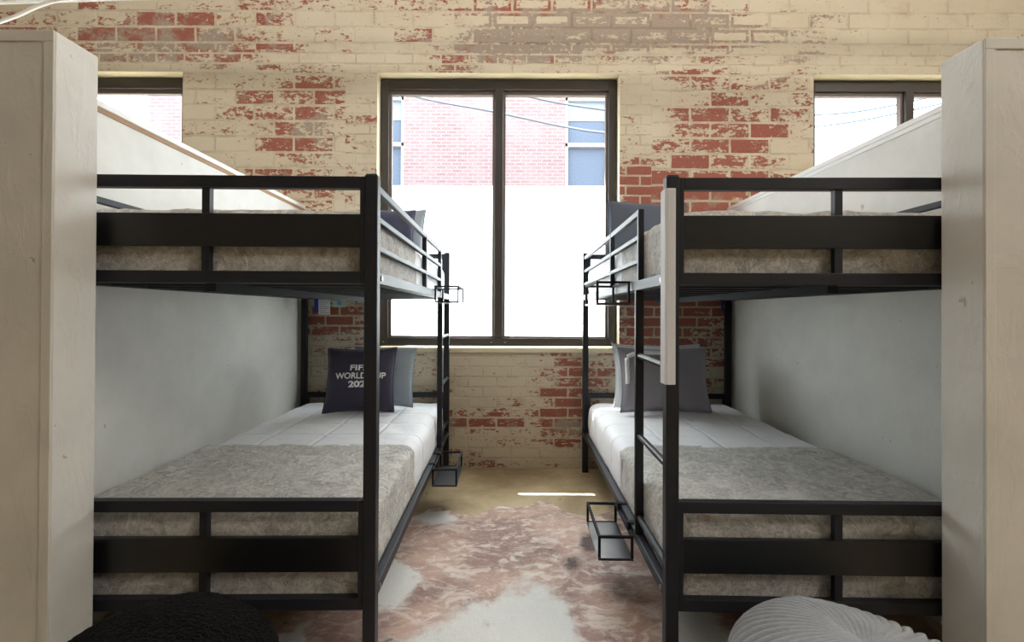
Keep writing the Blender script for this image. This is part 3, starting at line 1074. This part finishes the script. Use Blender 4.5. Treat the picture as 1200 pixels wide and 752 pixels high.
# ------------------------------------------------------------------ hanging caddies
def caddy(side, ya, z_top, label):
    """open metal caddy hung on a side rail: ring, four corner posts, tray, outer strip"""
    B = BEDS[side]
    sg = B['sg']
    r = empty('bedside_caddy', B['loc'], B['rz'], label, 'caddy', 'metal caddies hung on the bed rails')
    Wd, Ln, Hh, t_ = 0.134, 0.34, 0.094, 0.0095
    s1 = -0.002
    s0 = s1 - Wd
    zb = z_top - Hh

    def SB(*lst):
        return boxes(*[tuple(sorted((sg * b[0], sg * b[1]))) + tuple(b[2:]) for b in lst])
    link('rim', SB((s0, s1, ya, ya + t_, z_top - t_, z_top), (s0, s1, ya + Ln - t_, ya + Ln, z_top - t_, z_top),
                   (s0, s0 + t_, ya + t_, ya + Ln - t_, z_top - t_, z_top), (s1 - t_, s1, ya + t_, ya + Ln - t_, z_top - t_, z_top)), M['slat'], r)
    for a in (s0, s1 - t_):
        for b in (ya, ya + Ln - t_):
            link('corner_post', SB((a, a + t_, b, b + t_, zb + t_, z_top - t_)), M['slat'], r)
    link('tray', SB((s0, s1, ya, ya + Ln, zb, zb + 0.006), (s0, s1, ya, ya + 0.003, zb, zb + t_), (s0, s1, ya + Ln - 0.003, ya + Ln, zb, zb + t_)), M['tray'], r)
    for b in (ya + 0.06, ya + Ln - 0.085):
        rz_ = 1.240 if z_top > 0.7 else 0.287
        link('hook', SB((s1 - t_, s1, b, b + 0.025, z_top - t_, rz_ + 0.006), (s1 - 0.002, 0.026, b, b + 0.025, rz_ + 0.0015, rz_ + 0.006)), M['slat'], r)
    return r


caddy('left', 2.70 - D1, 1.262, 'black metal caddy on the upper rail of the left bunk by the window')
caddy('left', 2.64 - D1, 0.282, 'black metal caddy on the lower rail of the left bunk near the floor')
caddy('right', 1.965 - D1, 1.244, 'black metal caddy on the upper rail of the right bunk')
caddy('right', 1.895 - D1, 0.266, 'black metal caddy on the lower rail of the right bunk above the rug')

# ------------------------------------------------------------------ tags under the upper bunks
def tag_card(name, x, y, ztop, w_, h_, mat, label, ink=None):
    bm = boxes((-w_ / 2, w_ / 2, -0.0008, 0.0008, -h_, 0))
    o = link(name, bm, mat)
    o.location = (x, y, ztop)
    o.rotation_euler = (0.05, 0, 0.06)
    props(o, label, 'tag', 'paper tags under the upper left bunk')
    if ink:
        lst = []
        n = 7
        for k in range(n):
            z = -h_ * (0.14 + 0.74 * k / (n - 1))
            lst.append((-w_ * 0.38, w_ * (0.38 - 0.25 * (k % 3 == 2)), -0.0014, -0.0009, z - h_ * 0.012, z + h_ * 0.012))
        link('printed_lines', boxes(*lst), ink, o)
    return o


tag_card('hang_tag', -1.328, 3.375, 1.204, 0.03, 0.092, M['blue'], 'blue tag hanging at the rear left post under the upper bunk')
tag_card('hang_tag', -1.272, 3.368, 1.204, 0.078, 0.108, M['paper'], 'white printed tag hanging beside the blue tag', M['ink'])
o = tag_card('hang_tag', -1.168, 3.36, 1.204, 0.085, 0.058, M['mint'], 'small mint green tag hanging right of the white tag')
bm = bmesh.new()
tube(bm, [(0.002, -0.0009, -0.028), (0.002, -0.0018, -0.028)], 0.016, 16)
link('emblem', bm, M['purple'], o)
o = tag_card('hang_tag', 1.452, 3.40, 1.204, 0.018, 0.07, M['blue'], 'narrow blue tag at the rear right post under the upper right bunk')
o['group'] = 'paper tags under the upper right bunk'

# ------------------------------------------------------------------ rug
def rug():
    pts = [(-0.50, 2.72), (-0.44, 2.82), (-0.38, 2.81), (-0.30, 2.76), (-0.21, 2.70), (-0.14, 2.76), (-0.068, 2.84), (0.02, 2.82),
           (0.095, 2.86), (0.175, 2.93), (0.245, 2.885), (0.315, 2.77), (0.40, 2.72), (0.47, 2.72), (0.60, 2.80), (0.76, 2.86), (0.86, 2.80), (0.84, 2.62), (0.74, 2.45),
           (0.72, 2.2), (0.80, 1.95), (0.92, 1.75), (0.98, 1.58), (0.90, 1.44), (0.76, 1.36), (0.66, 1.15), (0.62, 0.9), (0.75, 0.7), (0.72, 0.55), (0.50, 0.6), (0.25, 0.66), (0.1, 0.45), (0, 0.4),
           (-0.1, 0.45), (-0.25, 0.66), (-0.5, 0.58), (-0.66, 0.6), (-0.62, 0.85), (-0.6, 1.12), (-0.66, 1.34), (-0.80, 1.46), (-0.86, 1.62), (-0.80, 1.8), (-0.70, 2.0), (-0.66, 2.25), (-0.70, 2.45), (-0.62, 2.60)]
    ring = spline([(x, y, 0) for x, y in pts + pts[:1]], 5)[:-1]
    ring = [p + Vector((noise.noise(p * 14) * 0.012, noise.noise(p * 14 + Vector((9, 9, 9))) * 0.012, 0)) for p in ring]
    bm = bmesh.new()
    f = bm.faces.new([bm.verts.new((p.x, p.y, 0.007)) for p in ring])
    bmesh.ops.triangulate(bm, faces=[f])
    o = link('cowhide_rug', bm, M['cowhide'])
    sl = o.modifiers.new('t', 'SOLIDIFY')
    sl.thickness = 0.006
    sl.offset = -1
    props(o, 'brown and white cowhide rug on the floor between the bunks', 'rug')
    # make sure the face looks up
    if o.data.polygons[0].normal.z < 0:
        o.data.flip_normals()


rug()

# ------------------------------------------------------------------ poufs
def pouf_black():
    bm = bmesh.new()
    bmesh.ops.create_uvsphere(bm, u_segments=72, v_segments=40, radius=1)
    for v in bm.verts:
        p = v.co.copy()
        z = p.z
        rr = math.hypot(p.x, p.y)
        e = (1 - abs(z) ** 2.6) ** (1 / 2.2) if abs(z) < 1 else 0
        k = e / rr if rr > 1e-6 else 0
        v.co = Vector((p.x * k * 0.262, p.y * k * 0.262, 0.205 + z * 0.205))
        v.co += v.co.normalized() * 0.010 * noise.noise(v.co * 6)
        v.co.z = max(v.co.z, 0.0) + 0.0
    o = link('pouf', bm, M['sherpa_black'], smooth=True)
    tx = bpy.data.textures.new('curl', 'CLOUDS')
    tx.noise_scale = 0.007
    sb = o.modifiers.new('sub', 'SUBSURF')
    sb.levels = sb.render_levels = 2
    d = o.modifiers.new('curl', 'DISPLACE')
    d.texture = tx
    d.strength = 0.007
    d.mid_level = 0.6
    o.location = (-0.805, 1.13, 0.008)
    props(o, 'round black sherpa pouf at the foot of the left bunk', 'pouf')
    return o


def pouf_grey():
    bm = bmesh.new()
    nu, nv = 464, 60
    rib = 58
    rows = []
    for j in range(nv + 1):
        a = j / nv
        th = a * math.pi
        z = math.cos(th)
        e = (1 - abs(z) ** 2.3) ** (1 / 2.0) if abs(z) < 1 else 0
        row = []
        for i in range(nu):
            ph = i / nu * 2 * math.pi
            tw = ph + 0.9 * (1 - a)
            ridge = abs(math.sin(tw * rib / 2)) ** 0.6
            am = 0.024 * max(0.0, min(1, e * 1.5 - 0.25))
            r_ = 0.29 * e + (ridge - 0.5) * am
            h = 0.208 + 0.208 * z + (ridge - 0.5) * am * 0.7 * max(0, z)
            # dimpled, slumped top: peak off to one side
            x, y = r_ * math.cos(ph), r_ * math.sin(ph)
            h *= 1 - 0.20 * max(0, (x + 0.02)) / 0.3 * max(0, z)
            x *= 1.2 if x > 0 else 1.0
            fold = 0.035 * math.exp(-((x - 0.03 + 0.35 * y) / 0.035) ** 2) * max(0, z) ** 0.5 * (1 if y < 0.05 else math.exp(-((y - 0.05) / 0.06) ** 2))
            row.append(bm.verts.new((x - 0.05 * max(0, z), y - 0.06 * max(0, z) ** 2, max(0, h - fold))))
        rows.append(row)
    for a_, b_ in zip(rows, rows[1:]):
        for i in range(nu):
            bm.faces.new((a_[i], a_[(i + 1) % nu], b_[(i + 1) % nu], b_[i]))
    bmesh.ops.remove_doubles(bm, verts=bm.verts[:], dist=1e-6)
    o = link('pouf', bm, M['plush_grey'], smooth=True)
    o.location = (0.825, 1.13, 0.008)
    props(o, 'round grey ribbed plush pouf at the foot of the right bunk', 'pouf')
    bm = bmesh.new()
    tube(bm, [(-0.05, -0.06, 0.375), (-0.05, -0.06, 0.396)], [0.02, 0.012], 16)
    link('button', bm, M['plush_grey'], o, smooth=True)
    return o


pouf_black()
pouf_grey()

# ------------------------------------------------------------------ pipe and cables overhead
r = empty('ceiling_pipe', (-2.6, 3.2, 3.13), 0, 'white painted pipe along the top of the wall at upper left', 'pipe')
bm = bmesh.new()
tube(bm, [(-3.85, 0.144, -0.009), (9.0, -0.413, 0.084)], 0.034, 20)
link('pipe', bm, M['pipe'], r, smooth=True)
for x in (-1.6, 1.3, 4.2, 7.0):
    yc = -0.0434 * x - 0.023
    bm = boxes((x - 0.012, x + 0.012, yc - 0.006, yc + 0.006, 0.035 + 0.0072 * x, ZC - 3.13))
    link('hanger', bm, M['pipe'], r)
bm = bmesh.new()
tube(bm, spline([(-4.2, 3.25, 2.86), (-3.6, 3.22, 2.93), (-3.27, 3.2, 3.005), (-3.05, 3.17, 3.07), (-2.9, 3.155, 3.10), (-2.7, 3.15, 3.115), (-2.4, 3.14, 3.12)], 6), 0.012, 10)
props(link('cable', bm, M['pipe'], smooth=True), 'white cable drooping from the pipe at upper left', 'cable')
bm = bmesh.new()
tube(bm, [(0.42, 2.5, ZC), (0.42, 2.5, 2.74), (0.42, 2.5, 2.695)], [0.004, 0.008, 0.005], 10)
props(link('pull_cord', bm, M['pipe'], smooth=True), 'white pull cord end hanging above the middle window', 'cord')
